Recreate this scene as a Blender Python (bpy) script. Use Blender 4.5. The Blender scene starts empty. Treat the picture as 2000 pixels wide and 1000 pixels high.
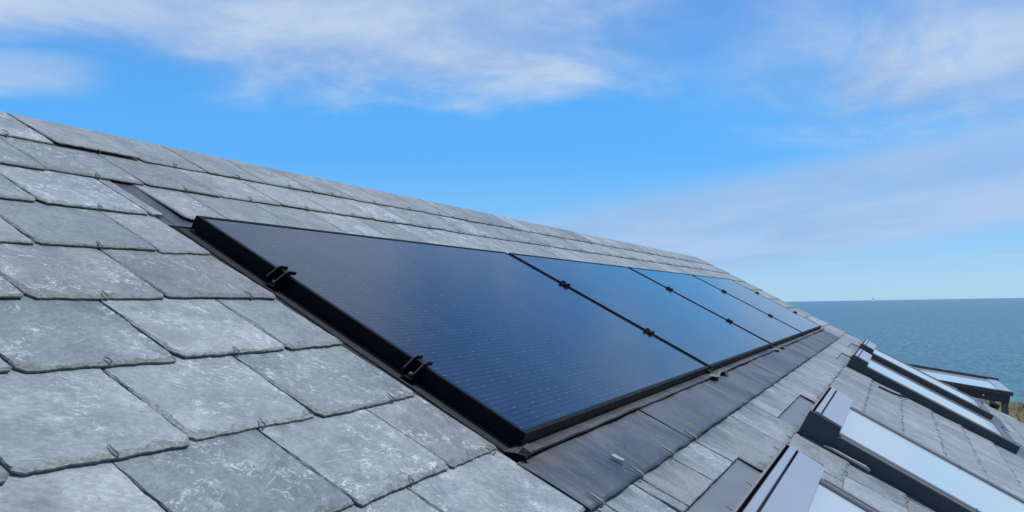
import bpy, bmesh, math, random
from mathutils import Vector, Matrix
R = math.radians
random.seed(7)
scene = bpy.context.scene
COL = scene.collection

# ------------------------------------------------------------------ camera
# roof frame: u along the ridge, s up the slope, n out of the roof; origin = top left corner of the nearest panel
TH = 0.50960369
CT, ST = math.cos(TH), math.sin(TH)
def W(u, s, n): return Vector((u, s*CT - n*ST, s*ST + n*CT))
ROOFROT = Matrix.Rotation(TH, 4, 'X')
cam_d = bpy.data.cameras.new('camera'); cam = bpy.data.objects.new('camera', cam_d); COL.objects.link(cam)
RT = W(0.4179446, -0.80113538, 0.42837416); DN = W(0.04668368, -0.45196995, -0.89081075); FW = W(0.90727226, 0.39230763, -0.15149845)
M = Matrix(((RT.x, -DN.x, -FW.x), (RT.y, -DN.y, -FW.y), (RT.z, -DN.z, -FW.z))).to_4x4()
M.translation = W(-1.50421224, -1.44718885, 0.5443286)
cam.matrix_world = M
cam_d.sensor_width = 36; cam_d.lens = 36*1626.577/2000
cam_d.clip_start = 0.05; cam_d.clip_end = 80000
scene.camera = cam

# ------------------------------------------------------------------ node helpers
class N:
    def __init__(self, tree): self.t = tree; self.l = tree.links
    def node(self, typ, **kw):
        n = self.t.nodes.new(typ)
        for k, v in kw.items(): setattr(n, k, v)
        return n
    def link(self, a, b): self.l.new(a, b)
    def put(self, sock, v):
        if isinstance(v, bpy.types.NodeSocket): self.l.new(v, sock)
        else: sock.default_value = v
    def m(self, op, a, b=0.0, c=0.0, clamp=False):
        n = self.node('ShaderNodeMath', operation=op, use_clamp=clamp)
        for i, v in enumerate((a, b, c)): self.put(n.inputs[i], v)
        return n.outputs[0]
    def vm(self, op, a, b=(0, 0, 0)):
        n = self.node('ShaderNodeVectorMath', operation=op)
        self.put(n.inputs[0], a); self.put(n.inputs[1], b)
        return n.outputs[0]
    def noise(self, vec, scale, detail=4, rough=0.5, dist=0.0):
        n = self.node('ShaderNodeTexNoise')
        if vec is not None: self.l.new(vec, n.inputs['Vector'])
        n.inputs['Scale'].default_value = scale; n.inputs['Detail'].default_value = detail
        n.inputs['Roughness'].default_value = rough; n.inputs['Distortion'].default_value = dist
        return n.outputs[0]
    def smooth(self, x, a, b, lo=0.0, hi=1.0):
        n = self.node('ShaderNodeMapRange', interpolation_type='SMOOTHSTEP')
        self.put(n.inputs[0], x)
        for i, v in zip((1, 2, 3, 4), (a, b, lo, hi)): n.inputs[i].default_value = v
        return n.outputs[0]
    def mix(self, f, a, b, blend='MIX'):
        n = self.node('ShaderNodeMix', data_type='RGBA', blend_type=blend)
        self.put(n.inputs[0], f)
        for i, v in ((6, a), (7, b)):
            if not isinstance(v, bpy.types.NodeSocket) and len(v) == 3: v = (*v, 1)
            self.put(n.inputs[i], v)
        return n.outputs[2]
    def mapping(self, vec, scale=(1, 1, 1), loc=(0, 0, 0), rot=(0, 0, 0)):
        n = self.node('ShaderNodeMapping')
        self.l.new(vec, n.inputs[0]); n.inputs[1].default_value = loc; n.inputs[2].default_value = rot; n.inputs[3].default_value = scale
        return n.outputs[0]
    def bump(self, h, strength=0.3, dist=0.01, normal=None):
        n = self.node('ShaderNodeBump'); n.inputs['Strength'].default_value = strength; n.inputs['Distance'].default_value = dist
        self.l.new(h, n.inputs['Height'])
        if normal is not None: self.l.new(normal, n.inputs['Normal'])
        return n.outputs[0]

# ------------------------------------------------------------------ world: sky with clouds
SUN_EL, SUN_AZ = R(60), R(-42)      # azimuth measured counter-clockwise from +X
SKY_STRENGTH = 0.09
world = bpy.data.worlds.new('World'); scene.world = world; world.use_nodes = True
k = N(world.node_tree); world.node_tree.nodes.clear()
sky = k.node('ShaderNodeTexSky', sky_type='NISHITA'); sky.sun_disc = False
sky.sun_elevation = SUN_EL; sky.sun_rotation = R(90) - SUN_AZ
sky.air_density = 1.0; sky.dust_density = 0.3; sky.ozone_density = 2.0; sky.altitude = 20
tc = k.node('ShaderNodeTexCoord'); d = tc.outputs['Generated']
sep = k.node('ShaderNodeSeparateXYZ'); k.link(d, sep.inputs[0]); dx, dy, dz = sep.outputs
el = k.m('MULTIPLY', k.m('ARCSINE', dz), 57.29578)
az = k.m('MULTIPLY', k.m('ARCTAN2', dy, dx), 57.29578)
den = k.m('ADD', k.m('MAXIMUM', dz, 0.0), 0.10)
cx = k.m('DIVIDE', dx, den); cy = k.m('DIVIDE', dy, den)
comb = k.node('ShaderNodeCombineXYZ'); k.link(cx, comb.inputs[0]); k.link(cy, comb.inputs[1])
pc = comb.outputs[0]
hs = k.node('ShaderNodeHueSaturation'); hs.inputs['Saturation'].default_value = 1.12; hs.inputs['Value'].default_value = 1.0
k.link(sky.outputs[0], hs.inputs['Color'])
EXPO = 0.85; G = 1.0/(SKY_STRENGTH*2**EXPO)
def tone(r, g, b): return (r*G, g*G, b*G)
air = k.mix(k.smooth(el, 0.0, 5.0), tone(0.33, 0.60, 0.86), tone(0.20, 0.52, 0.92))      # clear sea air, paler low down
air = k.mix(k.smooth(el, 4.0, 11.0), air, tone(0.085, 0.43, 0.96))
air = k.mix(k.smooth(el, 11.0, 22.0), air, tone(0.075, 0.29, 0.78))
air = k.mix(k.smooth(el, 21.0, 42.0), air, tone(0.040, 0.150, 0.43))
blue = k.mix(k.smooth(el, 45, 85, 0.9, 0.7), hs.outputs[0], air)
nA = k.noise(pc, 0.55, 7, 0.55, 0.4)
nA2 = k.noise(k.mapping(pc, (1, 1, 1), (3.1, 7.7, 0)), 1.7, 6, 0.6, 0.3)
nB = k.noise(k.mapping(pc, (0.9, 2.2, 1), (1.3, 0, 0), (0, 0, R(20))), 1.5, 7, 0.62, 0.8)
fA = k.m('ADD', k.m('MULTIPLY', nA, 0.65), k.m('MULTIPLY', nA2, 0.35))
def box(x, a0, a1, b1, b0):
    return k.m('MULTIPLY', k.smooth(x, a0, a1), k.smooth(x, b1, b0, 1, 0))
# soft cloud bank high on the left, thinning to the right
elw = k.m('ADD', k.m('ADD', el, k.smooth(az, 44, 54, 0, -1.6)), k.m('MULTIPLY', k.m('SUBTRACT', nA2, 0.5), 7.0))
mA = k.m('MULTIPLY', k.smooth(elw, 12.8, 17.0), k.smooth(k.m('ADD', az, k.m('MULTIPLY', k.m('SUBTRACT', nA2, 0.5), 14)), 11, 24, 0.12, 1.0))
cA = k.m('MULTIPLY', mA, k.smooth(fA, 0.30, 0.54, 0.62, 1.0))
# small cloud at far left
mS = k.m('MULTIPLY', box(k.m('ADD', el, k.m('MULTIPLY', k.m('SUBTRACT', nA2, 0.5), 2.5)), 12.2, 13.8, 14.8, 16.0), k.smooth(az, 49.5, 54))
# streaky wisps on the right
elb = k.m('ADD', el, k.m('MULTIPLY', az, -0.10))
mB = k.m('MULTIPLY', box(k.m('ADD', elb, k.m('MULTIPLY', k.m('SUBTRACT', nA2, 0.5), 4)), 8.6, 13.0, 15.5, 23.0), k.smooth(az, 16.0, -2.0))
cB = k.m('MULTIPLY', mB, k.smooth(nB, 0.30, 0.64, 0.42, 1.0))
# lavender band low on the right
elc = k.m('ADD', k.m('ADD', el, k.m('MULTIPLY', az, 0.16)), k.m('MULTIPLY', k.m('SUBTRACT', nA, 0.5), 2.5))
mC = k.m('MULTIPLY', box(elc, 2.9, 4.4, 8.2, 10.6), k.smooth(az, 40, 20))
mC2 = box(k.m('ADD', el, k.m('MULTIPLY', k.m('SUBTRACT', nA2, 0.5), 0.8)), 1.9, 2.3, 2.5, 2.9)
# broken cover overhead, which the glass reflects
mH = k.m('MULTIPLY', k.smooth(el, 22, 30), k.smooth(fA, 0.47, 0.62, 0.0, 0.32))
cov = k.m('MAXIMUM', k.m('MULTIPLY', cA, 0.95), k.m('MULTIPLY', cB, 0.92))
cov = k.m('MAXIMUM', cov, k.m('MULTIPLY', mC2, 0.18))
cov = k.m('MAXIMUM', cov, k.m('MULTIPLY', mS, 0.60))
cov = k.m('MAXIMUM', cov, mH)
ccol = k.mix(k.smooth(nA2, 0.32, 0.68), tone(0.31, 0.48, 0.78), tone(0.55, 0.67, 0.84))
low = k.mix(k.m('MULTIPLY', mC, k.smooth(nA2, 0.3, 0.6, 0.75, 0.95)), blue, k.mix(k.smooth(nA, 0.38, 0.62), tone(0.32, 0.515, 0.82), tone(0.42, 0.59, 0.85)))
skyc = k.mix(cov, low, ccol)
bg = k.node('ShaderNodeBackground'); bg.inputs['Strength'].default_value = SKY_STRENGTH
k.link(skyc, bg.inputs['Color'])
out = k.node('ShaderNodeOutputWorld'); k.link(bg.outputs[0], out.inputs[0])

sun_d = bpy.data.lights.new('sun', 'SUN'); sun_d.energy = 1.5; sun_d.angle = R(12); sun_d.color = (1.0, 0.95, 0.88)
sun = bpy.data.objects.new('sun', sun_d); COL.objects.link(sun)
sdir = Vector((math.cos(SUN_EL)*math.cos(SUN_AZ), math.cos(SUN_EL)*math.sin(SUN_AZ), math.sin(SUN_EL)))
sun.rotation_euler = sdir.to_track_quat('Z', 'Y').to_euler(); sun.location = (0, 0, 30)

scene.view_settings.view_transform = 'Standard'; scene.view_settings.look = 'None'
scene.view_settings.exposure = EXPO; scene.view_settings.gamma = 1.0
scene.render.engine = 'CYCLES'
scene.cycles.max_bounces = 6; scene.cycles.caustics_reflective = False; scene.cycles.caustics_refractive = False

# ------------------------------------------------------------------ materials
def new_mat(name):
    m = bpy.data.materials.new(name); m.use_nodes = True
    b = m.node_tree.nodes['Principled BSDF']
    return m, N(m.node_tree), b
def plain(name, col, rough=0.5, metal=0.0, var=0.12, nscale=20, bump=0.0, spec=0.5):
    m, k, b = new_mat(name)
    co = k.node('ShaderNodeTexCoord').outputs['Object']
    n1 = k.noise(co, nscale, 5, 0.6)
    c0 = tuple(c*(1-var) for c in col); c1 = tuple(min(1, c*(1+var)) for c in col)
    k.put(b.inputs['Base Color'], k.mix(n1, c0, c1))
    k.put(b.inputs['Roughness'], k.smooth(n1, 0.3, 0.7, rough*0.85, min(1, rough*1.15)))
    b.inputs['Metallic'].default_value = metal
    b.inputs['Specular IOR Level'].default_value = spec
    if bump: k.put(b.inputs['Normal'], k.bump(k.noise(co, nscale*4, 4), bump, 0.004))
    return m

def slate_mat(name, edge=False):
    m, k, b = new_mat(name)
    co = k.node('ShaderNodeTexCoord').outputs['Object']
    geo = k.node('ShaderNodeNewGeometry'); rnd = geo.outputs['Random Per Island']
    wn = k.node('ShaderNodeTexWhiteNoise', noise_dimensions='1D'); k.put(wn.inputs['W'], k.m('MULTIPLY', rnd, 91.7))
    off = k.vm('SCALE', wn.outputs['Color']); off.node.inputs['Scale'].default_value = 40.0
    rot = k.node('ShaderNodeVectorRotate', rotation_type='Z_AXIS'); k.link(k.vm('ADD', co, off), rot.inputs['Vector'])
    k.put(rot.inputs['Angle'], k.m('MULTIPLY', k.m('SUBTRACT', wn.outputs['Value'], 0.5), 1.0))
    p = rot.outputs[0]
    big = k.noise(p, 5.0, 5, 0.55, 0.6)
    mid = k.noise(p, 17.0, 6, 0.6, 0.8)
    base = k.mix(k.smooth(big, 0.30, 0.70), (0.178, 0.204, 0.212), (0.275, 0.304, 0.306))
    base = k.mix(k.smooth(mid, 0.38, 0.70, 0, 0.55), base, (0.29, 0.325, 0.332))
    if edge:
        fine = k.noise(co, 140, 5, 0.6)
        base = k.mix(k.smooth(fine, 0.35, 0.65), (0.135, 0.150, 0.143), (0.265, 0.285, 0.272))
    else:
        # lime scuffs: wispy, squiggly, gathered in patches
        patch = k.smooth(k.noise(p, 7.5, 3, 0.5, 1.0), 0.42, 0.60)
        w1 = k.noise(k.mapping(p, (1.0, 1.7, 1)), 30, 5, 0.60, 1.8)
        ridge = k.m('ABSOLUTE', k.m('SUBTRACT', w1, 0.5))
        squig = k.smooth(ridge, 0.010, 0.065, 1, 0)
        fl = k.smooth(k.noise(p, 42, 5, 0.68, 0.8), 0.46, 0.60)
        wsep = k.node('ShaderNodeSeparateColor'); k.link(wn.outputs['Color'], wsep.inputs[0])
        spy = k.node('ShaderNodeSeparateXYZ'); k.link(co, spy.inputs[0])
        amt = k.m('MULTIPLY', k.smooth(wsep.outputs[1], 0.05, 0.95, 0.15, 1.0), k.smooth(spy.outputs[1], -1.18, -1.15, 0.45, 1.0))
        sc = k.m('MULTIPLY', k.m('MULTIPLY', k.m('MULTIPLY', squig, fl), amt), k.m('ADD', k.m('MULTIPLY', patch, 0.80), 0.06))
        haze = k.m('MULTIPLY', k.smooth(k.noise(p, 11, 7, 0.70, 0.5), 0.46, 0.70), k.m('ADD', k.m('MULTIPLY', amt, 0.36), 0.16))
        base = k.mix(haze, base, (0.50, 0.53, 0.525))
        base = k.mix(sc, base, (0.72, 0.75, 0.745))
        grain = k.noise(k.mapping(p, (1.0, 1.5, 1)), 85, 5, 0.7, 0.4)
        base = k.mix(1.0, base, k.mix(k.smooth(grain, 0.32, 0.68), (0.82, 0.82, 0.82), (1.16, 1.16, 1.15)), 'MULTIPLY')
        # thin straight scratches
        s1 = k.noise(k.mapping(p, (3.0, 60, 1), (0, 0, 0), (0, 0, 0.9)), 2.2, 2, 0.5)
        scr = k.m('MULTIPLY', k.smooth(s1, 0.695, 0.73), k.smooth(k.noise(p, 6, 2), 0.5, 0.62))
        base = k.mix(k.m('MULTIPLY', scr, 0.6), base, (0.52, 0.56, 0.57))
        # small dark pits
        base = k.mix(k.smooth(k.noise(p, 120, 3, 0.5), 0.66, 0.74, 0, 0.35), base, (0.09, 0.10, 0.105))
        # damp stain where water drips off the lead apron
        sp = k.node('ShaderNodeSeparateXYZ'); k.link(co, sp.inputs[0])
        below = k.m('MULTIPLY', k.smooth(sp.outputs[1], -1.30, -1.17), k.smooth(sp.outputs[1], -1.165, -1.16, 1, 0))
        below = k.m('MULTIPLY', below, k.m('MULTIPLY', k.smooth(sp.outputs[0], -0.03, 0.0), k.smooth(sp.outputs[0], 7.2, 7.3, 1, 0)))
        wetn = k.noise(k.mapping(co, (1.0, 0.35, 1)), 9, 4, 0.6, 0.3)
        wet = k.m('MULTIPLY', below, k.smooth(wetn, 0.50, 0.56))
        base = k.mix(k.m('MULTIPLY', wet, 0.5), base, (0.075, 0.085, 0.09))
    v = k.m('ADD', k.m('MULTIPLY', wn.outputs['Value'], 0.40), 0.80)
    vv = k.node('ShaderNodeHueSaturation'); k.link(base, vv.inputs['Color']); k.put(vv.inputs['Value'], v)
    k.put(vv.inputs['Saturation'], k.m('ADD', k.m('MULTIPLY', rnd, 0.9), 0.55))
    k.put(b.inputs['Base Color'], vv.outputs[0])
    k.put(b.inputs['Roughness'], k.smooth(mid, 0.3, 0.7, 0.42, 0.62))
    b.inputs['Specular IOR Level'].default_value = 0.45
    h = k.m('ADD', k.m('MULTIPLY', k.noise(p, 9, 4, 0.55, 0.8), 1.0), k.m('MULTIPLY', k.noise(k.mapping(p, (1, 2.2, 1)), 55, 6, 0.7, 0.5), 0.34))
    if edge: h = k.m('ADD', h, k.m('MULTIPLY', k.noise(k.mapping(co, (1, 1, 6)), 90, 4), 0.6))
    k.put(b.inputs['Normal'], k.bump(h, 0.45 if not edge else 0.8, 0.005))
    return m

def lead_mat():
    m, k, b = new_mat('weathered_lead')
    co = k.node('ShaderNodeTexCoord').outputs['Object']
    big = k.noise(co, 2.6, 6, 0.6, 0.5)
    streak = k.noise(k.mapping(co, (6, 2.2, 1)), 2.0, 9, 0.72, 1.5)
    fine = k.noise(co, 55, 5, 0.7)
    c = k.mix(k.smooth(big, 0.35, 0.65), (0.040, 0.052, 0.070), (0.112, 0.124, 0.132))
    c = k.mix(k.smooth(streak, 0.44, 0.70, 0, 0.45), c, (0.135, 0.147, 0.152))
    c = k.mix(k.smooth(fine, 0.55, 0.75, 0, 0.35), c, (0.22, 0.22, 0.21))
    # brown dirt washed down from under the panels
    sp = k.node('ShaderNodeSeparateXYZ'); k.link(co, sp.inputs[0])
    dirt = k.m('MULTIPLY', k.smooth(sp.outputs[1], -1.10, -0.985, 0.0, 0.75), k.smooth(k.noise(k.mapping(co, (2, 1, 1)), 4, 6, 0.7), 0.42, 0.66))
    c = k.mix(dirt, c, (0.145, 0.120, 0.092))
    specks = k.smooth(k.noise(co, 95, 2, 0.5), 0.70, 0.76)
    c = k.mix(k.m('MULTIPLY', specks, 0.6), c, (0.42, 0.42, 0.40))
    k.put(b.inputs['Base Color'], c)
    k.put(b.inputs['Roughness'], k.smooth(streak, 0.3, 0.7, 0.36, 0.58))
    b.inputs['Metallic'].default_value = 0.25
    h = k.m('ADD', k.noise(k.mapping(co, (7, 1.2, 1)), 2.5, 4, 0.6, 0.4), k.m('MULTIPLY', k.noise(co, 40, 4, 0.6), 0.15))
    k.put(b.inputs['Normal'], k.bump(h, 0.6, 0.012))
    return m

def pv_mat():
    m, k, b = new_mat('solar_glass')
    co = k.node('ShaderNodeTexCoord').outputs['Object']
    sp = k.node('ShaderNodeSeparateXYZ'); k.link(co, sp.inputs[0])
    # fine silver wires run along the panel, brighter in short dashes
    py = k.m('DIVIDE', sp.outputs[1], 0.01488)
    fy = k.m('ABSOLUTE', k.m('SUBTRACT', k.m('FRACT', py), 0.5))
    wire = k.smooth(fy, 0.03, 0.085, 1, 0)
    row = k.m('FLOOR', py)
    wn = k.node('ShaderNodeTexWhiteNoise', noise_dimensions='1D'); k.put(wn.inputs['W'], row)
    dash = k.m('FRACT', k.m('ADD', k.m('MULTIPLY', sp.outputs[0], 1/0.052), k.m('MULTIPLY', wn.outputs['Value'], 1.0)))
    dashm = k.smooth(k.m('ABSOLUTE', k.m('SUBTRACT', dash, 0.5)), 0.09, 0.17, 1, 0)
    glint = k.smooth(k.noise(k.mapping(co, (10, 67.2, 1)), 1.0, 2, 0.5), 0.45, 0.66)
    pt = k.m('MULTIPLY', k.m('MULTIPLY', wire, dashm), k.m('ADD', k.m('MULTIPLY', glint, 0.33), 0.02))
    cellx = k.m('ABSOLUTE', k.m('SUBTRACT', k.m('FRACT', k.m('DIVIDE', sp.outputs[0], 0.0865)), 0.5))
    celly = k.m('ABSOLUTE', k.m('SUBTRACT', k.m('FRACT', k.m('DIVIDE', sp.outputs[1], 0.1572)), 0.5))
    gap = k.m('MAXIMUM', k.smooth(cellx, 0.486, 0.494), k.smooth(celly, 0.491, 0.497))
    c = k.mix(k.noise(co, 3, 3), (0.004, 0.008, 0.022), (0.006, 0.012, 0.032))
    c = k.mix(k.m('MULTIPLY', wire, 0.45), c, (0.06, 0.07, 0.10))
    c = k.mix(k.m('MULTIPLY', gap, 0.6), c, (0.003, 0.004, 0.006))
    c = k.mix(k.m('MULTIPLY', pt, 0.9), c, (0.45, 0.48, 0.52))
    # faint dust
    dust = k.smooth(k.noise(co, 6, 6, 0.7), 0.4, 0.8, 0.0, 0.06)
    c = k.mix(dust, c, (0.25, 0.25, 0.25))
    k.put(b.inputs['Base Color'], c)
    k.put(b.inputs['Roughness'], k.smooth(k.noise(co, 5, 5, 0.65), 0.3, 0.7, 0.07, 0.12))
    b.inputs['IOR'].default_value = 1.52
    return m

def window_glass_mat():
    m, k, b = new_mat('window_pane')
    co = k.node('ShaderNodeTexCoord').outputs['Object']
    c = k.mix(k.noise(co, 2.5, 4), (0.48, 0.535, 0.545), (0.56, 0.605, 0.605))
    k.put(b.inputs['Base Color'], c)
    b.inputs['Roughness'].default_value = 0.45
    b.inputs['Coat Weight'].default_value = 0.85; b.inputs['Coat Roughness'].default_value = 0.03; b.inputs['Coat IOR'].default_value = 1.55
    return m

M_SLATE = slate_mat('riven_slate'); M_EDGE = slate_mat('dressed_slate_edge', True)
M_LEAD = lead_mat(); M_PV = pv_mat(); M_PANE = window_glass_mat()
M_UNDER = plain('roofing_felt', (0.015, 0.015, 0.016), 0.9)
M_BLACK = plain('black_anodised', (0.006, 0.0075, 0.009), 0.5, 0.0, 0.2, 30, spec=0.1)
M_CLAMP = plain('black_clamp', (0.006, 0.006, 0.007), 0.5, 0.0, 0.3, 60, spec=0.2)
M_GUTTER = plain('dark_lead', (0.018, 0.021, 0.025), 0.6, 0.1, 0.5, 9, 0.4, spec=0.35)
M_BARE = plain('worn_metal', (0.14, 0.12, 0.095), 0.5, 0.3, 0.3, 90)
M_ALU = plain('grey_cladding', (0.040, 0.048, 0.054), 0.45, 0.0, 0.08, 12)
M_HOOD = plain('grey_hood', (0.36, 0.385, 0.43), 0.32, 0.2, 0.08, 6)
M_RAIL = plain('sash_cladding', (0.105, 0.105, 0.112), 0.42, 0.2, 0.1, 14)
M_LIP = plain('cladding_lip', (0.24, 0.21, 0.20), 0.45, 0.2, 0.1, 30)
M_GASKET = plain('rubber_gasket', (0.006, 0.006, 0.006), 0.7)
M_HOOK = plain('tarnished_wire', (0.34, 0.315, 0.27), 0.5, 0.2, 0.3, 120)
M_WALL = plain('lime_render', (0.62, 0.60, 0.55), 0.9, 0, 0.06, 3, 0.2)
M_TIMBER = plain('dark_board', (0.034, 0.034, 0.032), 0.7, 0, 0.3, 12, 0.3)
M_POST = plain('weathered_post', (0.12, 0.095, 0.075), 0.8, 0, 0.3, 14, 0.3)
M_PALE = plain('pale_metal', (0.55, 0.53, 0.50), 0.5, 0.1, 0.1, 10)
M_WHITE = plain('white_paint', (0.8, 0.8, 0.8), 0.5, 0, 0.04)
M_SCRAP = plain('dirty_lead_scrap', (0.20, 0.185, 0.16), 0.7, 0.1, 0.4, 40, 0.3)
M_STICK = plain('pale_lead_roll', (0.36, 0.35, 0.32), 0.6, 0.1, 0.2, 60, 0.3)
M_CHIP = plain('fresh_slate', (0.36, 0.37, 0.36), 0.7, 0, 0.3, 60, 0.3)

# ------------------------------------------------------------------ mesh helpers
class MB:
    def __init__(self): self.v = []; self.f = []; self.mi = []; self.sm = []
    def add(self, vs, fs, mi=0, smooth=False):
        o = len(self.v); self.v += [tuple(a) for a in vs]
        for f in fs: self.f.append([i+o for i in f]); self.mi.append(mi); self.sm.append(smooth)
    def box(self, x0, x1, y0, y1, z0, z1, mi=0, rot=None, piv=None):
        vs = [Vector((x, y, z)) for z in (z0, z1) for y in (y0, y1) for x in (x0, x1)]
        if rot is not None: vs = [piv + rot @ (a-piv) for a in vs]
        self.add(vs, [(0, 2, 3, 1), (4, 5, 7, 6), (0, 1, 5, 4), (2, 6, 7, 3), (0, 4, 6, 2), (1, 3, 7, 5)], mi)
    def bbox(self, x0, x1, y0, y1, z0, z1, c=0.002, mi=0):   # chamfered on the upper edges
        c = min(c, (x1-x0)/3, (y1-y0)/3, (z1-z0)/2)
        vs = []
        for (a, z) in ((0, z0), (0, z1-c), (c, z1)):
            vs += [(x0+a, y0+a, z), (x1-a, y0+a, z), (x1-a, y1-a, z), (x0+a, y1-a, z)]
        fs = [(3, 2, 1, 0), (8, 9, 10, 11)]
        for r in (0, 4):
            for i in range(4): j = (i+1) % 4; fs.append((r+i, r+j, r+4+j, r+4+i))
        self.add(vs, fs, mi)
    def prism(self, poly, a0, a1, axis='y', mi=0):            # poly in the two other axes, extruded along axis
        def P(p, a): return {'x': (a, p[0], p[1]), 'y': (p[0], a, p[1]), 'z': (p[0], p[1], a)}[axis]
        n = len(poly); vs = [P(p, a0) for p in poly]+[P(p, a1) for p in poly]
        fs = [list(range(n)), list(range(2*n-1, n-1, -1))]+[(i, (i+1) % n + 0, (i+1) % n + n, i+n)[::-1] for i in range(n)]
        self.add(vs, fs, mi)
    def tube(self, pts, r, seg=8, mi=0, caps=True):
        pts = [Vector(p) for p in pts]; rs = r if isinstance(r, (list, tuple)) else [r]*len(pts)
        vs = []; up = Vector((0.13, 0.2, 1)).normalized()
        for i, p in enumerate(pts):
            t = (pts[min(i+1, len(pts)-1)]-pts[max(i-1, 0)]).normalized()
            a = t.cross(up)
            if a.length < 1e-3: a = t.cross(Vector((1, 0, 0)))
            a.normalize(); b = t.cross(a)
            for q in range(seg):
                w = 2*math.pi*q/seg; vs.append(p + (a*math.cos(w)+b*math.sin(w))*rs[i])
        fs = [(i*seg+q, i*seg+(q+1) % seg, (i+1)*seg+(q+1) % seg, (i+1)*seg+q) for i in range(len(pts)-1) for q in range(seg)]
        if caps: fs += [list(range(seg))[::-1], [(len(pts)-1)*seg+q for q in range(seg)]]
        self.add(vs, fs, mi, True)
    def build(self, name, mats, parent=None, loc=None, rot=None, fix=True):
        me = bpy.data.meshes.new(name); me.from_pydata(self.v, [], self.f)
        for m in (mats if isinstance(mats, (list, tuple)) else [mats]): me.materials.append(m)
        for i, p in enumerate(me.polygons): p.material_index = self.mi[i]; p.use_smooth = self.sm[i]
        if fix:
            bm = bmesh.new(); bm.from_mesh(me); bmesh.ops.recalc_face_normals(bm, faces=bm.faces); bm.to_mesh(me); bm.free()
        o = bpy.data.objects.new(name, me); COL.objects.link(o)
        if parent: o.parent = parent
        if loc is not None: o.location = loc
        if rot is not None: o.rotation_euler = rot
        return o
def empty(name, loc, rot=(0, 0, 0)):
    o = bpy.data.objects.new(name, None); COL.objects.link(o); o.location = loc; o.rotation_euler = rot; o.empty_display_size = 0.2
    return o
def tag(o, label=None, cat=None, group=None, kind=None):
    if label: o['label'] = label
    if cat: o['category'] = cat
    if group: o['group'] = group
    if kind: o['kind'] = kind
    return o
def copy_tree(o, parent=None):
    c = o.copy(); COL.objects.link(c)
    if parent: c.parent = parent
    for ch in list(o.children): copy_tree(ch, c)
    return c
RX = (TH, 0, 0)

# ------------------------------------------------------------------ sea, land
GZ = -4.55; SEA = -42.0
def sea_mat():
    m, k, b = new_mat('sea_water')
    co = k.node('ShaderNodeTexCoord').outputs['Object']
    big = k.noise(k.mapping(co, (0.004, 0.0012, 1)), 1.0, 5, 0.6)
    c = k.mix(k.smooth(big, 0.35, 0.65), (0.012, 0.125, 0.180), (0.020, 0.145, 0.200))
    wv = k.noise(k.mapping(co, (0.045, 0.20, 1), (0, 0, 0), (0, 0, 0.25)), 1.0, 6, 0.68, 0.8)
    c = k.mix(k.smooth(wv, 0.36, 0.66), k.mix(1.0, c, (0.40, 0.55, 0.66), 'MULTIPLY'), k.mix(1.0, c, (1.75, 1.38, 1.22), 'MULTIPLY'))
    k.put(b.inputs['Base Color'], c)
    b.inputs['Specular IOR Level'].default_value = 0.32
    b.inputs['Roughness'].default_value = 0.22; b.inputs['IOR'].default_value = 1.33
    h = k.m('ADD', k.noise(k.mapping(co, (0.10, 0.045, 1), (0, 0, 0), (0, 0, 0.5)), 1.0, 6, 0.65, 0.5), k.m('MULTIPLY', k.noise(co, 0.9, 4, 0.6), 0.25))
    k.put(b.inputs['Normal'], k.bump(h, 1.0, 2.2))
    return m
mb = MB(); rings = [20, 45, 80, 140, 250, 450, 900, 1800, 4000, 9000, 18000, 36000]; seg = 96
vs = [(r*math.cos(2*math.pi*i/seg), r*math.sin(2*math.pi*i/seg), 0) for r in rings for i in range(seg)]
fs = [(a*seg+i, a*seg+(i+1) % seg, (a+1)*seg+(i+1) % seg, (a+1)*seg+i) for a in range(len(rings)-1) for i in range(seg)]
mb.add(vs, fs, 0, True)
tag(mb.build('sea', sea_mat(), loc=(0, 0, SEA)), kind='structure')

def ground_mat():
    m, k, b = new_mat('rough_pasture')
    co = k.node('ShaderNodeTexCoord').outputs['Object']
    n1 = k.noise(co, 0.35, 6, 0.62, 0.4); n2 = k.noise(co, 3.0, 6, 0.7)
    c = k.mix(k.smooth(n1, 0.40, 0.62), (0.110, 0.112, 0.036), (0.180, 0.150, 0.060))
    c = k.mix(k.smooth(n2, 0.45, 0.75, 0, 0.7), c, (0.055, 0.050, 0.022))
    geo = k.node('ShaderNodeNewGeometry'); sn = k.node('ShaderNodeSeparateXYZ'); k.link(geo.outputs['Normal'], sn.inputs[0])
    c = k.mix(k.smooth(sn.outputs[2], 0.80, 0.95, 1, 0), c, (0.080, 0.062, 0.048))
    k.put(b.inputs['Base Color'], c); b.inputs['Roughness'].default_value = 0.95
    k.put(b.inputs['Normal'], k.bump(k.noise(co, 6, 6, 0.7), 0.8, 0.06))
    return m
def hnoise(x, y): return 0.16*math.sin(0.31*x+1.3)*math.cos(0.27*y)+0.09*math.sin(0.83*x-0.6*y)+0.05*math.sin(1.9*y+1.1*x)
def ground_z(x, y):
    r = math.hypot(x-4, y+1); a = math.atan2(y+1, x-4)
    e = 34.5+1.6*math.sin(5*a+0.6)+0.7*math.sin(17*a)
    far = max(0.0, min(1.0, (r-12)/10))
    z = hnoise(x, y)*far
    if r > e-3.5: z += 0.22*math.exp(-((r-e)/1.6)**2)*(0.6+0.4*math.sin(23*a))
    if r > e: z -= (SEA*-1+4+GZ)*min(1.0, ((r-e)/26))**0.8
    return z
mb = MB(); rr = [0.0]+[i*0.8 for i in range(1, 39)]+[31+0.4*i for i in range(1, 22)]+[40+1.6*i for i in range(1, 20)]; seg = 220
vs = []
for r in rr:
    for i in range(seg):
        a = 2*math.pi*i/seg; x, y = 4+r*math.cos(a), -1+r*math.sin(a); vs.append((x, y, ground_z(x, y)))
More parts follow.
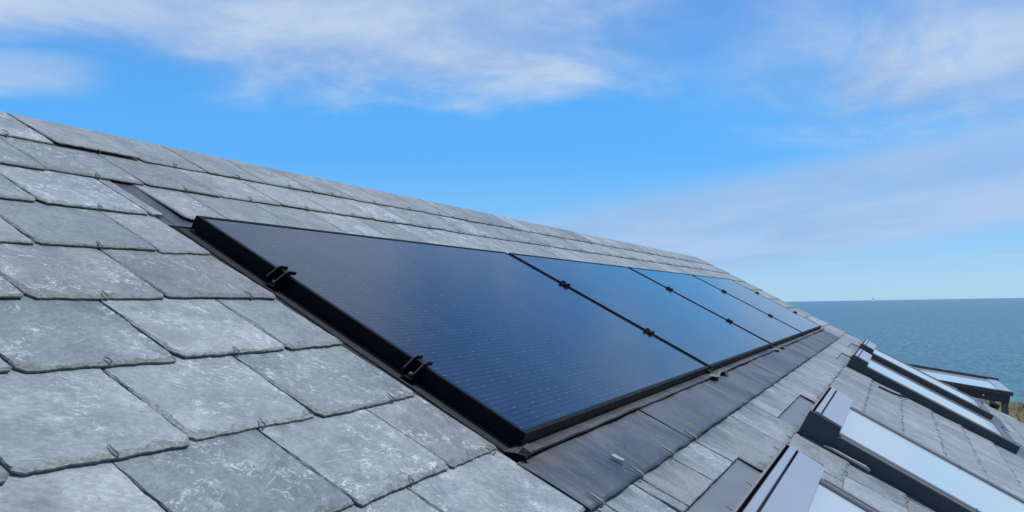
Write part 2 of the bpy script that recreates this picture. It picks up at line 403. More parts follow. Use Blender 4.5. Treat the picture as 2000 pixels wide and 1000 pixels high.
fs = [(a*seg+i, a*seg+(i+1) % seg, (a+1)*seg+(i+1) % seg, (a+1)*seg+i) for a in range(len(rr)-1) for i in range(seg)]
mb.add(vs, fs, 0, True)
tag(mb.build('ground', ground_mat(), loc=(0, 0, GZ)), kind='structure')
# rough grass where the field shows beyond the verge
mb = MB(); rg = random.Random(3)
for i in range(9000):
    a = R(rg.uniform(-26, 12)); r = rg.uniform(8, 34)
    x, y = 4+r*math.cos(a), -1+r*math.sin(a); z = ground_z(x, y)
    h = rg.uniform(0.05, 0.16); w = rg.uniform(0.012, 0.03); t = rg.uniform(0, 6.28); lx, ly = rg.uniform(-.1, .1), rg.uniform(-.1, .1)
    c, s = math.cos(t)*w, math.sin(t)*w
    mb.add([(x-c, y-s, z), (x+c, y+s, z), (x+lx*.4+c*.7, y+ly*.4+s*.7, z+h*.6), (x+lx*.4-c*.7, y+ly*.4-s*.7, z+h*.6), (x+lx, y+ly, z+h)], [(0, 1, 2, 3), (3, 2, 4)])
M_GRASS, k, b = new_mat('dry_grass_blades')
rp = k.node('ShaderNodeNewGeometry').outputs['Random Per Island']
k.put(b.inputs['Base Color'], k.mix(rp, (0.105, 0.110, 0.036), (0.230, 0.190, 0.085))); b.inputs['Roughness'].default_value = 0.8
tag(mb.build('grass', M_GRASS, loc=(0, 0, GZ), fix=False), 'rough yellow green grass growing on the clifftop field', 'grass', kind='stuff')

# ------------------------------------------------------------------ house
VERGE, GABLE, EAVE = 8.85, -3.6, 4.3
RIDGE_S = 0.765
house = empty('house', (2.6, -0.7, GZ)); tag(house, 'long house with a pitched roof of grey riven slates and a row of roof windows', 'house')
HL = Vector(house.location)
def part(mbx, name, mats, parent=None, fix=True):          # roof-frame mesh as a part of the house
    return mbx.build(name, mats, parent or house, loc=(-HL if parent is None else None), rot=(RX if parent is None else None), fix=fix)

WIN = [0.06, 1.76, 5.12, 6.80]; WW = 0.94; WV0, WV1 = 1.38, 2.58

def cut(iv, holes):
    out = [iv]
    for (a, b2) in holes:
        nx = []
        for (p, q) in out:
            if b2 <= p or a >= q: nx.append((p, q)); continue
            if a > p: nx.append((p, a))
            if b2 < q: nx.append((b2, q))
        out = nx
    return [(p, q) for p, q in out if q-p > 0.018]

rs = random.Random(11)
def edge_pts(p, q, n, amp, nrm):
    out = []; ph = [rs.uniform(0, 6.28) for _ in range(4)]
    for i in range(n):
        t = i/n
        w = amp*(0.5*math.sin(5*t+ph[0])+0.35*math.sin(13*t+ph[1])+0.3*math.sin(31*t+ph[2])+rs.uniform(-.35, .35))
        out.append((p[0]+(q[0]-p[0])*t+nrm[0]*w, p[1]+(q[1]-p[1])*t+nrm[1]*w))
    return out
TOPN, STEP, TK = -0.045, 0.0070, 0.0052
def slate(mb, u0, u1, v0, v1, gauge, near, lift=0.0, neat=False, wide=0.0):
    """one slate: dressed ragged edges, bevelled lower and side edges; y = -v"""
    gap = rs.uniform(0.0012, 0.0028)+wide
    u0 += gap; u1 -= gap
    dv = rs.uniform(-0.004, 0.004) if lift == 0 else 0; sk = rs.uniform(-0.004, 0.004)
    n_b, n_s = (46, 34) if near == 2 else ((22, 14) if near == 1 else (9, 5))
    amp = 0.0022 if near else 0.0028
    cl = rs.uniform(0.004, 0.016); cr = rs.uniform(0.002, 0.010)
    if neat: amp = 0.0007; cl = cr = 0.001; dv = sk = 0
    BL, BR = (u0+cl, -(v1+dv+sk)), (u1-cr, -(v1+dv-sk))
    L1, R1 = (u0, BL[1]+cl*rs.uniform(.8, 1.8)), (u1, BR[1]+cr*rs.uniform(.8, 1.8))
    TL, TR = (u0, -v0), (u1, -v0)
    bot = edge_pts(BL, BR, n_b, amp, (0, 1)); rgt = edge_pts(R1, TR, n_s, amp*.7, (1, 0)); lft = edge_pts(TL, L1, n_s, amp*.7, (1, 0))
    outer = bot+[BR]+rgt+[TR]+lft+[L1]
    nb = len(bot)+1; nr = len(rgt); N_ = len(outer)
    # inset by a chamfer that wanders
    wb, wl, wr_ = rs.uniform(.005, .013), rs.uniform(.0015, .010), rs.uniform(.0008, .004)
    if neat: wb = wl = wr_ = 0.0015
    ph = [rs.uniform(0, 6.28) for _ in range(6)]
    lowpass = 0.0
    inner = []
    w_lim = max(0.004, (u1-u0)*0.25)
    for i, (x, y) in enumerate(outer):
        lowpass = 0.72*lowpass+0.28*rs.uniform(-1, 1)
        mod = max(0.15, 1+0.55*math.sin(i*0.33+ph[0])*math.sin(i*0.11+ph[1])+1.1*lowpass)
        f = min(1.0, max(0.0, (y+v0)/-(v1-v0)*1.6))       # fades out towards the hidden head
        dl = (x-u0); dr = (u1-x); db = (y+v1+dv)
        ox = oy = 0.0
        if i < nb: oy = wb*mod
        elif i < nb+nr: ox = -wr_*mod*f
        elif i > nb+nr: ox = wl*mod*f
        if i < 2 or i == N_-1: ox += wl*0.8; oy += wb*0.3
        if nb-2 <= i <= nb: ox -= wr_*0.8
        ox = max(-w_lim, min(w_lim, ox))
        inner.append((x+ox, y+oy))
    tw = rs.uniform(-0.0016, 0.0016); ln = rs.uniform(-0.0010, 0.0016)+lift
    def top(x, y): 
        a = (y+v1)/gauge                                   # 0 at tail, 1 one gauge up
        return TOPN+ln*(1-min(1.3, max(0, a))*0.8)-STEP*a+tw*((x-u0)/(u1-u0)-.5)*(1-a*.8)
    vs = []; fs = []
    for (x, y) in inner: vs.append((x, y, top(x, y)))
    for (x, y) in outer: vs.append((x, y, top(x, y)-TK*0.42))
    for (x, y) in outer: vs.append((x, y, top(x, y)-TK))
    ring1 = [(N_+i, N_+(i+1) % N_, (i+1) % N_, i) for i in range(N_)]
    ring2 = [(2*N_+i, 2*N_+(i+1) % N_, N_+(i+1) % N_, N_+i) for i in range(N_)]
    o = len(mb.v); mb.v += vs
    mb.f.append([o+i for i in range(N_)]); mb.mi.append(0); mb.sm.append(False)
    for f in ring1+ring2: mb.f.append([o+i for i in f]); mb.mi.append(1); mb.sm.append(False)

VK = [-0.53, -0.31, -0.092, 0.122, 0.338, 0.549, 0.757, 0.963, 1.166, 1.372, 1.580, 1.788, 2.005, 2.212]
while VK[-1] < EAVE: VK.append(VK[-1]+0.2115)
known = {0: [-0.012, 0.263, 0.525, 0.801, 1.06, 1.335, 1.625, 1.91], 1: [-0.178, 0.11, 0.385, 0.66, 0.924, 1.20, 1.48, 1.76],
         2: [-0.33, -0.042, 0.068, 0.24, 0.52, 0.79, 1.065], 3: [-0.47, -0.186, 0.1], 4: [-0.616, -0.335, 0.1], 5: [-0.759, -0.486, -0.21, 0.1],
         6: [-0.889, -0.63, -0.357, 0.1], 7: [-0.764, -0.498, -0.218, 0.1], 8: [-0.635, -0.365, 0.1],
         9: [-0.49, -0.22, 0.059, 0.308, 0.581, 0.849, 1.133, 1.407, 1.684, 1.972, 2.256, 2.48, 2.686, 2.86, 3.084, 3.332, 3.636, 3.943, 4.18, 4.429, 4.77, 5.102, 5.36, 5.65, 5.94]}
mb = MB(); hooks = []
camu, camv = -1.504, 1.447
for kk, v1 in enumerate(VK):
    v_up = VK[kk-1] if kk else -RIDGE_S
    gauge = v1-v_up; head = v_up-(0.028 if kk else -0.001)
    J = list(known.get(kk, []))
    if not J: J = [-0.02+(-0.137 if kk % 2 else 0.0)]
    while J[-1] < VERGE-0.05: J.append(J[-1]+0.277+rs.uniform(-0.03, 0.03))
    if VERGE-J[-2] < 0.1: J.pop(-2)
    J[-1] = VERGE+rs.uniform(-.008, .008)
    while J[0] > GABLE: J.insert(0, J[0]-0.277+rs.uniform(-0.015, 0.015))
    J[0] = GABLE
    holes = []
    if kk == 2: holes = [(0.001, 0.066)]
    if 3 <= kk <= 8: holes = [(-0.024+rs.uniform(-.008, .004), 7.52)]
    if v1 > 1.45 and v_up < 2.60: holes = [(w-0.014, w+WW+0.045) for w in WIN]
    for a, b2 in zip(J[:-1], J[1:]):
        for (p, q) in cut((a, b2), holes):
            subs = [(p, q, v1)]
            if kk == 9:                                    # head trays above the windows: the slates stop short
                subs = []
                tr = [(w+0.035 if w > .1 else w+.19, w+0.885) for w in WIN]
                for (x, y) in cut((p, q), tr): subs.append((x, y, v1))
                for (t0, t1) in tr:
                    x, y = max(p, t0), min(q, t1)
                    if y-x > 0.018: subs.append((x, y, 1.293))
            for (x, y, vv) in subs:
                dist = math.hypot((x+y)/2-camu, vv-camv)
                near = 2 if dist < 2.6 else (1 if dist < 5.5 else 0)
                lift = 0.007 if (kk == 0 and abs(x+0.012) < .02) else (0.0)
                slate(mb, x, y, head, vv, vv-head-0.028, near, lift, vv == 1.293 or y-x < 0.05, 0.0017 if kk >= 9 else (0.0008 if x > 1.5 else 0))
            hk = (p+q)/2 if kk != 9 else p
        # a hook at the tail of each slate, over the joint of the course below
        if not any(h0-0.03 < (a+b2)/2 < h1+0.02 for h0, h1 in holes) and b2-a > 0.12 and not (2 <= kk <= 2 and a > 0):
            hooks.append(((a+b2)/2+rs.uniform(-.008, .008), v1))
roof = part(mb, 'slate_roof', [M_SLATE, M_EDGE], fix=False)
# felt under the slates
mb = MB(); mb.box(GABLE+.02, VERGE-.02, -EAVE, RIDGE_S-0.02, -0.11, -0.074)
part(mb, 'roof_felt', M_UNDER)
# rear slope, ridge, walls
cR = W(0, RIDGE_S, -0.060)                              # ridge line in the world
mb = MB(); rl = 4.9
rear_rot = Matrix.Rotation(-TH, 3, 'X')
for r_ in range(23):
    for c_ in range(44):
        u0 = GABLE+c_*0.2825+(0.14 if r_ % 2 else 0); u1 = min(VERGE, u0+0.279)
        if u1-u0 < .05: continue
        y0 = 0.006+r_*0.2125-0.02*(r_ > 0); y1 = 0.006+(r_+1)*0.2125
        z0, z1 = -0.018, -0.006
        if r_ == 0: z0 -= 0.004; z1 -= 0.006
        vs = [Vector((u0, y0, z0-.008)), Vector((u1, y0, z0-.008)), Vector((u1, y1, z1-.008)), Vector((u0, y1, z1-.008)), Vector((u0, y0, z0)), Vector((u1, y0, z0)), Vector((u1, y1, z1)), Vector((u0, y1, z1))]
        vs = [rear_rot @ a + cR for a in vs]
        mb.add(vs, [(4, 5, 6, 7), (0, 1, 5, 4), (1, 2, 6, 5), (2, 3, 7, 6), (3, 0, 4, 7)])
ob = mb.build('rear_roof_slope', M_SLATE, house, loc=-HL, fix=False)
# ridge strip: dark metal angle just under the top slates
mb = MB()
for i in range(9):
    u0, u1 = GABLE+0.02+i*1.38, min(VERGE-.02, GABLE+0.02+i*1.38+1.372)
    mb.tube([cR+Vector((u0, 0.006, -0.003)), cR+Vector((u1, 0.006, -0.003))], 0.007, 6)
mb.build('ridge_strip', M_ALU, house, loc=-HL)
e = W(0, -EAVE+0.25, -0.1)
yb = cR.y + (cR.y-e.y)
mb = MB()
za = e.z-0.05
x0, x1, y0, y1 = GABLE+.12, VERGE-.12, e.y, yb
apex = cR.z-0.1
mb.add([(x0, y0, GZ-.3), (x1, y0, GZ-.3), (x1, y1, GZ-.3), (x0, y1, GZ-.3), (x0, y0, za), (x1, y0, za), (x1, y1, za), (x0, y1, za), (x0, cR.y, apex), (x1, cR.y, apex)],
       [(0, 1, 5, 4), (2, 3, 7, 6), (1, 2, 6, 9, 5), (3, 0, 4, 8, 7)])
mb.build('wall', M_WALL, house, loc=-HL)
mb = MB(); g = W(0, -EAVE-0.03, -0.12)
mb.tube([(GABLE, g.y, g.z), (VERGE, g.y, g.z)], 0.06, 12); mb.build('gutter', M_BLACK, house, loc=-HL)

# slate hooks: wire bent round the tail of each slate
def hook_mb(sx, jit):
    m = MB(); j = jit
    pts = [(sx*0.0045+j, 0.036, -0.0012), (sx*0.0035+j, 0.030, 0.0010), (sx*0.001, 0.020, 0.0018), (-sx*0.0016, 0.010, 0.0020), (-sx*0.001, 0.002, 0.0018), (0.0005*sx, -0.0045, 0.0), (0.001*sx, -0.0055, -0.005), (0, -0.002, -0.009)]
    m.tube(pts, [0.0007, 0.0014, 0.0018, 0.0021, 0.0023, 0.0024, 0.0022, 0.0018], 7)
    return m
protos = [hook_mb(1, 0.001), hook_mb(-1, 0.0), hook_mb(1.6, -0.002)]
meshes = None
vis = []
for (u, v) in hooks:
    if v < 1.2 and u > 7.45: continue
    dd = Vector((u-camu, camv-v, -0.59)); z = dd.dot(Vector((0.90727, 0.39231, -0.1515)))
    if z < 0.3: continue
    px = 1000+1626.6*dd.dot(Vector((0.41794, -0.80114, 0.42837)))/z; py = 500+1626.6*dd.dot(Vector((0.04668, -0.45197, -0.89081)))/z
    if -20 < px < 2020 and -20 < py < 1030: vis.append((z, u, v))
vis.sort()
hk0 = [p.build('slate_hook', M_HOOK, roof) for p in protos]
for i, (z, u, v) in enumerate(vis[:100]):
    o = hk0[i] if i < 3 else hk0[i % 3].copy()
    if i >= 3: COL.objects.link(o); o.parent = roof
    o.location = (u, -v, TOPN+0.0030); o.rotation_euler = (0, 0, rs.uniform(-.22, .22))
    sc_ = rs.uniform(.75, 1.0); o.scale = (sc_, sc_*rs.uniform(.5, .8), 1)
mb = MB()
for (z, u, v) in vis[100:]:
    src = protos[rs.randrange(3)]
    mb.add([(a+u, b2-v, c+TOPN+.003) for a, b2, c in src.v], src.f, 0, True)
if mb.v: tag(mb.build('slate_hooks', M_HOOK, roof), kind='stuff')

# lead: side gutter beside the first panel, tray below the panels, apron sheets
mb = MB()
mb.box(-0.14, 0.058, -1.02, 0.20, -0.0675, -0.0590)
mb.tube([(0.006, 0.19, -0.0592), (0.004, -0.12, -0.0590), (0.009, -0.3, -0.0588), (0.005, -0.55, -0.0591), (0.008, -0.75, -0.0588), (0.003, -0.97, -0.0594)], 0.005, 8)
part(mb, 'side_gutter', M_GUTTER)
mb = MB(); mb.box(0.0595, 7.50, -1.0, 0.10, -0.0700, -0.0605); part(mb, 'mounting_tray', M_UNDER)
def sheet(u0, u1, v0, v1, n_top, seed, nu=110, nv=14):
    m = MB(); r = random.Random(seed); ph = [r.uniform(0, 6) for _ in range(6)]
    vs = []
    for j in range(nv+1):
        for i in range(nu+1):
            a, b2 = i/nu, j/nv
            u = u0+(u1-u0)*a; v = v0+(v1-v0)*b2
            w = 0.0014*b2*b2*math.sin(95*u+ph[5]+3*b2)*max(0, math.sin(7*u+ph[4]))+0.0010*math.sin(9*u+ph[0]+2*b2)+0.0012*math.sin(23*u+ph[1])+0.0009*math.sin(47*u+3*b2+ph[2])*b2
            if j == nv: v += 0.0012*math.sin(19*u+ph[3])+0.0009*math.sin(43*u+ph[4])
            fold = 0.007*math.exp(-((a-0.97)/0.012)**2)
            vs.append((u, -v, n_top+w-0.006*(1-b2)**2+fold*.5))
    n_ = nu+1
    fs = [(j*n_+i, (j+1)*n_+i, (j+1)*n_+i+1, j*n_+i+1) for j in range(nv) for i in range(nu)]
    m.add(vs, fs, 0, True)
    lo = [(x, y, z-0.004) for x, y, z in vs[-n_:]]
    o = len(m.v); m.v += lo
    for i in range(nu): m.f.append([nv*n_+i, nv*n_+i+1, o+i+1, o+i]); m.mi.append(0); m.sm.append(False)
    # edge along u1 (thickness of the lap)
    o = len(m.v); m.v += [(vs[j*n_+nu][0], vs[j*n_+nu][1], vs[j*n_+nu][2]-.004) for j in range(nv+1)]
    for j in range(nv): m.f.append([j*n_+nu, (j+1)*n_+nu, o+j+1, o+j]); m.mi.append(0); m.sm.append(False)
    return m
seams = [-0.03, 0.795, 1.67, 2.75, 4.235, 5.02, 6.2, 7.52]
for i in range(len(seams)-1):
    part(sheet(seams[i], seams[i+1]+0.012, 1.006, 1.174, -0.0412+0.0040*(i % 2), 20+i), 'lead_sheet', M_LEAD)
mb = MB()                                              # upper lead strip with its free edge
vs = []; nn = 180
for i in range(nn+1):
    u = -0.01+7.52*i/nn; w = 0.0011*math.sin(3.1*u)+0.0009*math.sin(11*u)+0.0008*math.sin(29*u)
    vs += [(u, -0.965, -0.052), (u, -0.990+w*.3, -0.040+w*.5), (u, -1.0085+w, -0.0345+abs(w)), (u, -1.0095+w, -0.0385)]
fs = [(4*i+j, 4*i+j+1, 4*i+j+5, 4*i+j+4) for i in range(nn) for j in range(3)]
mb.add(vs, fs, 0, False); part(mb, 'lead_strip', M_LEAD)
# hooks on the lip of the lead
for u in (0.016, 0.291, 0.567, 0.825, 1.925, 2.452, 3.535):
    o = hk0[0].copy(); COL.objects.link(o); o.name = 'lead_hook'; o.parent = house
    P = W(u, -1.176, -0.036)-HL; o.location = P; o.scale = (1.1, 0.95, 1.2)
    o.rotation_euler = (ROOFROT @ Matrix.Rotation(rs.uniform(.0, .35), 4, 'Z')).to_euler()

# flashing seen through the missing slate strip above the first panel
mb = MB(); mb.box(-0.02, 0.10, 0.055, 0.335, -0.066, -0.0548); part(mb, 'soaker', M_LEAD)

# ------------------------------------------------------------------ roof windows (parts of the house)
def window_at(w):
    base = MB()                                         # outer cladding: two cheeks and the sill
    for x0 in (0.0, WW-0.014):
        prof = [(0, 0), (0, 0.088), (-0.004, 0.094), (-0.116, 0.094), (-0.120, 0.090), (-0.120, 0.058), (-1.196, 0.058), (-1.20, 0.054), (-1.20, 0)]
        base.prism(prof, x0, x0+0.014, 'x', 0)
        base.box(x0-0.0008, x0+0.0148, -1.198, -0.135, 0.0582, 0.0635, 1)          # pale lip
    base.box(0.0142, WW-0.0142, -0.006, 0.0, 0.0, 0.094, 1)                         # upstand behind the hood
    base.box(0.0142, WW-0.0142, -1.20, -1.175, 0, 0.055, 0)
    base.box(0.0142, WW-0.0142, -1.174, -0.0065, 0.002, 0.020, 2)                   # dark well under the sash
    base.box(-0.022, -0.001, -1.22, -0.02, -0.010, 0.004, 3)                        # soakers
    base.box(WW+0.001, WW+0.050, -1.22, 0.02, -0.010, 0.003, 3)
    f = part(base, 'roof_window', [M_ALU, M_LIP, M_GASKET, M_LEAD])
    f.location = W(w, -WV0, -0.05)-HL
    sash = MB()
    for x0 in (0.030, WW-0.078):
        sash.bbox(x0, x0+0.048, -1.165, -0.115, 0.021, 0.0655, 0.005)
    sash.bbox(0.0785, WW-0.0785, -1.165, -1.10, 0.021, 0.064, 0.005)
    for y in (-0.62,):
        for x0 in (0.026, WW-0.080): sash.box(x0, x0+.054, y-.004, y, 0.030, 0.0675)
    sash.build('sash', M_RAIL, f)
    gl = MB(); gl.box(0.079, WW-0.079, -1.0995, -0.03, 0.048, 0.0585); gl.build('glass', M_PANE, f)
    hood = MB()
    P0 = Vector((0, -0.013, 0.096))
    hood.prism([(-0.013, 0.082), (-0.017, 0.099), (-0.036, 0.101), (-0.0385, 0.085)], 0.022, WW-0.022, 'x', 0)
    hood.prism([(-0.0415, 0.080), (-0.0435, 0.0985), (-0.122, 0.0955), (-0.124, 0.070), (-0.121, 0.068), (-0.119, 0.0915), (-0.046, 0.0935)], 0.024, WW-0.024, 'x', 0)
    hood.build('hood', M_HOOD, f)
    for x0 in (0.0145, WW-0.0215):
        br = MB(); br.prism([(-0.014, 0.05), (-0.014, 0.086), (-0.034, 0.092), (-0.05, 0.080), (-0.118, 0.084), (-0.118, 0.05)], x0, x0+0.007, 'x'); br.build('bracket', M_GASKET, f)
    tr = MB(); tr.box(0.03, 0.90, 0.002, 0.10, -0.018, -0.006); tr.build('head_tray', M_HOODLEAD, f)
    ap = MB(); ap.box(-0.03, WW+0.05, -1.36, -1.201, 0.001, 0.004); ap.build('lead_apron', M_LEAD, f)
    return f
M_HOODLEAD = plain('smooth_lead', (0.19, 0.215, 0.235), 0.45, 0.2, 0.25, 5, 0.2)
wins = [window_at(w) for w in WIN]

# ------------------------------------------------------------------ solar panels
KP = 1.0349
def pp(u, v, n): return W(-1.50421+(u+1.50421)*KP, -1.44719+(-v+1.44719)*KP, 0.54433+(n-0.54433)*KP)
PW, PH, PITCH = 1.76*KP, 0.9882*KP, 1.7952*KP
def clamp_mid():
    m = MB()                                            # a channel with two eared cheeks across the gap
    for v in (-0.013, 0.013):
        m.prism([(-0.015, -0.035), (-0.015, 0.0015), (-0.032, 0.003), (-0.034, 0.008), (-0.010, 0.013), (0.010, 0.013), (0.034, 0.008), (0.032, 0.003), (0.015, 0.0015), (0.015, -0.035)], v-0.0025, v+0.0025, 'y')
    m.box(-0.014, 0.014, -0.0104, 0.0104, -0.035, 0.005); m.box(-0.030, 0.030, -0.0104, 0.0104, 0.0018, 0.0045)
    m.tube([(0, 0, 0.005), (0, 0, 0.010)], 0.006, 6)
    return m
def clamp_end():
    m = MB()
    for v in (-0.014, 0.014):
        m.prism([(0.024, 0.002), (0.027, 0.005), (0.025, 0.010), (0.000, 0.0115), (-0.008, 0.008), (-0.032, -0.016), (-0.032, -0.022), (-0.022, -0.034), (-0.002, -0.0355), (-0.002, 0.002)], v-0.0025, v+0.0025, 'y', 0)
        m.tube([(-0.001, v, 0.0118), (-0.0083, v, 0.0083), (-0.0323, v, -0.016), (-0.0323, v, -0.022), (-0.0223, v, -0.0343)], 0.0007, 5, 1)
    m.box(-0.030, -0.003, -0.0114, 0.0114, -0.0345, -0.031, 0); m.box(0.0, 0.022, -0.0114, 0.0114, 0.001, 0.0035, 0)
    m.tube([(-0.016, 0, -0.031), (-0.016, 0, -0.022)], 0.006, 6, 1)
    return m
labels = ['largest looking black solar panel, nearest the viewer, its dark left side beside bare slates',
          'second black solar panel, between the big nearest panel and two smaller looking ones',
          'third black solar panel along, reflecting bright blue sky next to the farthest panel',
          'farthest black solar panel, a thin blue strip beside the slates at the verge']
cm0 = None
for i in range(4):
    org = pp(i*1.7952, 0.9882, 0.0)-W(0, 0, 0.06)
    p = empty('solar_panel', org, RX)
    tag(p, labels[i], 'solar panel', 'row of solar panels set into the slate roof')
    if i == 0:
        fr = MB()                                       # local: x 0..PW, y 0..PH (up slope), z 0.06 = top
        rim, zt, zb = 0.0115, 0.060, 0.0245
        def ring(m, a0, a1, z0, z1): pass
        o_, i_ = [(0, 0), (PW, 0), (PW, PH), (0, PH)], [(rim, rim), (PW-rim, rim), (PW-rim, PH-rim), (rim, PH-rim)]
        c = 0.0012
        oc = [(c, c), (PW-c, c), (PW-c, PH-c), (c, PH-c)]
        vs = [(x, y, zb) for x, y in o_]+[(x, y, zt-c) for x, y in o_]+[(x, y, zt) for x, y in oc]+[(x, y, zt) for x, y in i_]+[(x, y, zt-0.006) for x, y in i_]+[(x, y, zb) for x, y in i_]
        fs = [(4*r+q, 4*r+(q+1) % 4, 4*r+4+(q+1) % 4, 4*r+4+q) for r in range(5) for q in range(4)]
        fr.add(vs, fs); f0 = fr.build('frame', M_BLACK, p)
        g_ = MB(); g_.box(rim+.0005, PW-rim-.0005, rim+.0005, PH-rim-.0005, 0.050, 0.0585); g0 = g_.build('glass', M_PV, p)
        jb = clamp_mid(); cm0 = jb.build('clamp', M_CLAMP, p)
        bk = MB(); bk.prism([(0.006, 0.016), (0.006, 0.046), (-0.012, 0.046), (-0.030, 0.030), (-0.030, 0.022), (-0.022, 0.016)], -0.021, 0.021, 'x')
        b0 = bk.build('bracket', M_CLAMP, p)
        for v in (0.303, 0.713):
            ce = clamp_end(); o = ce.build('end_clamp', [M_CLAMP, M_BARE], p); o.location = (0, PH-v*KP, 0.060)
        c1 = cm0
    else:
        for src in (f0, g0):
            o = src.copy(); COL.objects.link(o); o.parent = p
        c1 = cm0.copy(); COL.objects.link(c1); c1.parent = p
        if i < 3: 
            bb = b0.copy(); COL.objects.link(bb); bb.parent = p; bb.location = b0.location
    xg = (PW+PITCH)/2
    c1.location = (xg, PH-0.303*KP, 0.060)
    c2 = cm0.copy(); COL.objects.link(c2); c2.parent = p; c2.location = (xg, PH-0.713*KP, 0.060)
    if i == 0: b0.location = (xg, 0, 0)

# ------------------------------------------------------------------ small loose things on the roof
m = MB()
m.add([(0, 0, 0), (0.012, -0.004, 0.001), (0.019, -0.030, 0.002), (0.010, -0.034, 0.001), (-0.001, -0.016, 0), (0.001, -0.001, 0.0035), (0.0115, -0.005, 0.006), (0.018, -0.029, 0.006), (0.010, -0.032, 0.005), (0.0005, -0.016, 0.004)],
      [(4, 3, 2, 1, 0), (5, 6, 7, 8, 9), (0, 1, 6, 5), (1, 2, 7, 6), (2, 3, 8, 7), (3, 4, 9, 8), (4, 0, 5, 9)])
chip = m.build('slate_chip', M_CHIP, loc=W(0.283, -1.096, -0.0375), rot=RX)
tag(chip, 'small pale broken slate chip lying on the dark lead apron', 'slate chip')
m = MB()
m.tube([(0, 0, 0.002), (0.012, -0.05, 0.003), (0.05, -0.10, 0.003), (0.12, -0.15, 0.004), (0.19, -0.19, 0.006), (0.24, -0.20, 0.004)], 0.006, 8)
tag(m.build('cable', M_GASKET, loc=W(4.77, -1.625, -0.043), rot=RX), 'thin black cable curling over the slates beside a roof window', 'cable')
m = MB()
m.tube([(0, 0, 0.004), (0.001, -0.03, 0.007), (0.0, -0.10, 0.008), (-0.001, -0.15, 0.009), (-0.002, -0.172, 0.007)], [0.003, 0.0055, 0.006, 0.008, 0.005], 8)
tag(m.build('lead_roll', M_STICK, loc=W(1.735, -1.478, -0.044), rot=RX), 'short pale grey rolled strip lying against the dark side of a roof window', 'lead strip')
def scrap(loc, s, label):
    m = MB(); rr_ = random.Random(int(loc.x*100)); n_ = 9; vs = []
    for i in range(n_+1):
        u = s*i/n_; vs += [(u, 0.006*math.sin(2.2*i), 0.004+0.003*math.sin(i*1.3)), (u, -0.020-0.010*math.sin(i*.9)-.004*rr_.random(), 0.008+0.005*math.sin(i*1.1+1))]
    vs2 = [(x, y, z-.003) for x, y, z in vs]; o = len(vs)
    fs = [(2*i, 2*i+1, 2*i+3, 2*i+2) for i in range(n_)]+[(o+2*i, o+2*i+2, o+2*i+3, o+2*i+1) for i in range(n_)]+[(2*i+1, o+2*i+1, o+2*i+3, 2*i+3) for i in range(n_)]+[(2*i, 2*i+2, o+2*i+2, o+2*i) for i in range(n_)]
    m.add(vs+vs2, fs)
    return tag(m.build('lead_scrap', M_SCRAP, loc=loc, rot=RX), label, 'lead scrap', 'torn scraps of flashing under the panels')
scrap(W(1.80, -0.998, -0.040), 0.30, 'torn pale strip of flashing curling out below the gap after the nearest panel')
scrap(W(3.66, -0.998, -0.040), 0.42, 'torn pale strip of flashing curling out below the gap between second and third panels')
# bent clip at the lower corner of the first panel
m = MB()
m.prism([(0, 0), (-0.012, 0.016), (-0.004, 0.028), (0.010, 0.034), (0.0105, 0.031), (-0.001, 0.025), (-0.008, 0.016), (0.002, 0.002)], -0.010, 0.010, 'y')
m.box(-0.002, 0.022, -0.0098, 0.0098, -0.003, -0.0002)
tag(m.build('metal_clip', M_GUTTER, loc=W(0.004, -1.004, -0.054), rot=RX), 'small bent metal clip at the lower left corner of the nearest solar panel', 'metal clip')

# ------------------------------------------------------------------ glazed shelter beyond the verge
NX, FX = 11.0, 12.8; PIT = R(9.6)
sh = empty('garden_shelter', (NX, -2.85, GZ)); tag(sh, 'low timber shelter with a pale glazed roof standing beyond the slate roof', 'shelter')
SL = Vector(sh.location)
def Q(x, y, n): return Vector((x, -2.86+y*math.cos(PIT)-n*math.sin(PIT), -1.462+y*math.sin(PIT)+n*math.cos(PIT)))-SL
def qbox(m, x0, x1, y0, y1, n0, n1, mi=0):
    vs = [Q(x, y, n) for n in (n0, n1) for y in (y0, y1) for x in (x0, x1)]
    m.add(vs, [(0, 2, 3, 1), (4, 5, 7, 6), (0, 1, 5, 4), (2, 6, 7, 3), (0, 4, 6, 2), (1, 3, 7, 5)], mi)
L = 1.75
m = MB(); qbox(m, NX+.07, FX-.07, 0.16, L-.05, -0.03, -0.006); m.build('glass', M_PANE, sh)
m = MB(); qbox(m, NX+.07, FX-.07, 0.02, 0.158, -0.03, 0.004); m.build('hood', M_HOOD, sh)
m = MB()
qbox(m, NX, NX+.068, 0.0, L, -0.05, 0.0); qbox(m, FX-.068, FX, 0.0, L, -0.05, 0.03); qbox(m, NX+.069, FX-.069, L-.049, L, -0.05, 0.0)
m.build('frame', M_ALU, sh)
m = MB(); qbox(m, NX+.02, NX+.06, 0.03, L, -0.15, -0.051); qbox(m, FX-.06, FX-.02, 0.03, L, -0.15, -0.051); qbox(m, NX+.061, FX-.061, 0.03, 0.07, -0.12, -0.051)
m.build('fascia', M_TIMBER, sh)
for y in (0.33, 0.76):
    m = MB(); c0 = Q(NX+.012, y, -0.10); m.tube([c0, c0+Vector((0.01, 0, 0))], 0.014, 10); m.build('bolt', M_PALE, sh)
for (x, y) in ((NX+.10, 0.09), (FX-.10, 0.09), (NX+.10, L-.1), (FX-.10, L-.1)):
    q = Q(x, y, -0.05); m = MB(); zt = q.z-.004
    m.box(q.x-.037, q.x+.037, q.y-.037, q.y+.037, -0.05, zt); m.build('post', M_POST, sh)
m = MB(); a, b2 = Q(NX-.02, 0.14, -0.185), Q(NX-.02, 0.95, -0.172); m.tube([a, b2], 0.012, 10); m.build('rail', M_PALE, sh)
m = MB(); qbox(m, NX+.02, NX+.05, 0.34, 1.2, -0.34, -0.225); m.build('side_board', M_RAIL, sh)

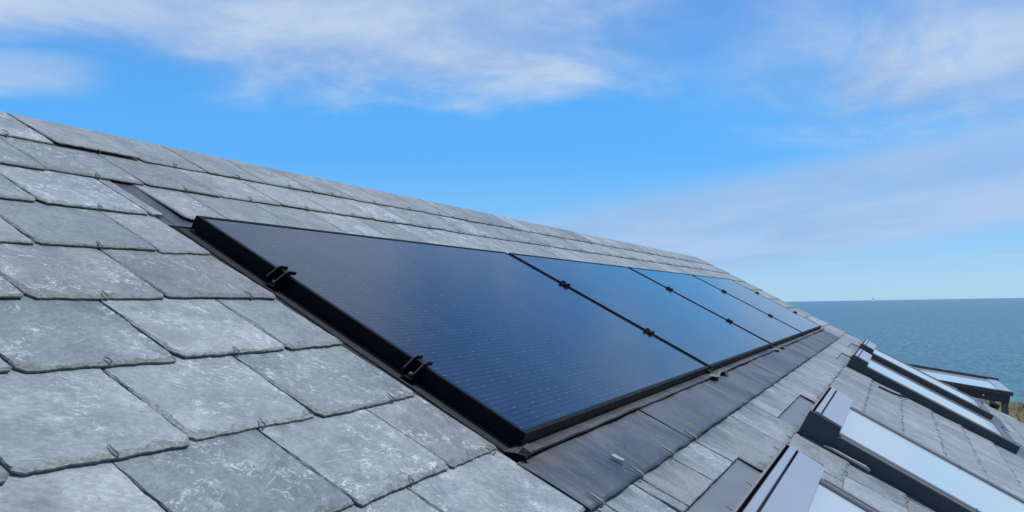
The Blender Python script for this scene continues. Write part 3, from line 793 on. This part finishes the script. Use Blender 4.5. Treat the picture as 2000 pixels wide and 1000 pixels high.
# black end cap and pipe on the verge below the last window
m = MB(); 
m.tube([(0, 0.02, 0.0), (0, 0.015, 0), (0.0, -0.045, 0.0), (0, -0.046, 0), (0, -0.07, 0), (0, -0.071, 0)], [0.02, 0.030, 0.030, 0.036, 0.036, 0.03], 14)
tag(m.build('vent_pipe', M_GASKET, loc=W(8.80, -2.78, -0.018), rot=RX), 'stubby black vent pipe at the roof edge below the farthest roof window', 'vent pipe')

# ------------------------------------------------------------------ ship on the horizon
D = 12000.0
dirv = FW + RT*((1706-1000)/1626.6) + DN*((589-500)/1626.6); dirv.z = 0; dirv.normalize()
pos = Vector((M.translation.x, M.translation.y, 0))+dirv*D
boat = empty('sailing_boat', (pos.x, pos.y, SEA), (0, 0, math.atan2(dirv.y, dirv.x)+R(65)))
boat.scale = (1.7, 1.7, 1.7)
tag(boat, 'tiny white sailing boat far out on the horizon', 'boat')
m = MB()
secs = [(-17, 2.6, 4.5), (-12, 3.6, 4.2), (0, 4.0, 4.0), (10, 3.2, 4.6), (17, 0.3, 6.2)]
vs = []
for x, w, h in secs: vs += [(x, -w, h), (x*.96, -w*.6, -0.8), (x*.96, w*.6, -0.8), (x, w, h)]
fs = [(4*i+j, 4*i+j+1, 4*i+j+5, 4*i+j+4) for i in range(4) for j in range(3)]+[(4*i+3, 4*i, 4*i+4, 4*i+7) for i in range(4)]+[(0, 3, 2, 1), (16, 17, 18, 19)]
m.add(vs, fs); m.build('hull', M_WHITE, boat)
M_SAIL, k, b = new_mat('sail_cloth')
tr_ = k.node('ShaderNodeBsdfTranslucent'); tr_.inputs[0].default_value = (0.9, 0.9, 0.88, 1)
b.inputs['Base Color'].default_value = (0.85, 0.85, 0.83, 1); b.inputs['Roughness'].default_value = 0.8
mx = k.node('ShaderNodeMixShader'); mx.inputs[0].default_value = 0.55
k.link(b.outputs[0], mx.inputs[1]); k.link(tr_.outputs[0], mx.inputs[2]); k.link(mx.outputs[0], k.t.nodes['Material Output'].inputs[0])
m = MB(); m.tube([(2, 0, 3), (2, 0, 47)], .35, 8); m.build('mast', M_WHITE, boat)
for (pts) in ([(1.4, 0, 7), (-15, 1.2, 7.5), (1.4, 0, 46)], [(16, 0, 7), (3.0, 1.5, 7), (2.5, 0, 41)]):
    m = MB(); a, b2, c = map(Vector, pts); n_ = 6; vs = []; fs = []
    for i in range(n_+1):
        p, q = a.lerp(c, i/n_), b2.lerp(c, i/n_)
        vs += [p, p.lerp(q, .5)+Vector((0, 1.6*(1-i/n_), 0)), q]
    for i in range(n_):
        for j in range(2): fs.append((3*i+j, 3*i+j+1, 3*i+j+4, 3*i+j+3))
    m.add(vs, fs, 0, True); m.build('sail', M_SAIL, boat, fix=False)
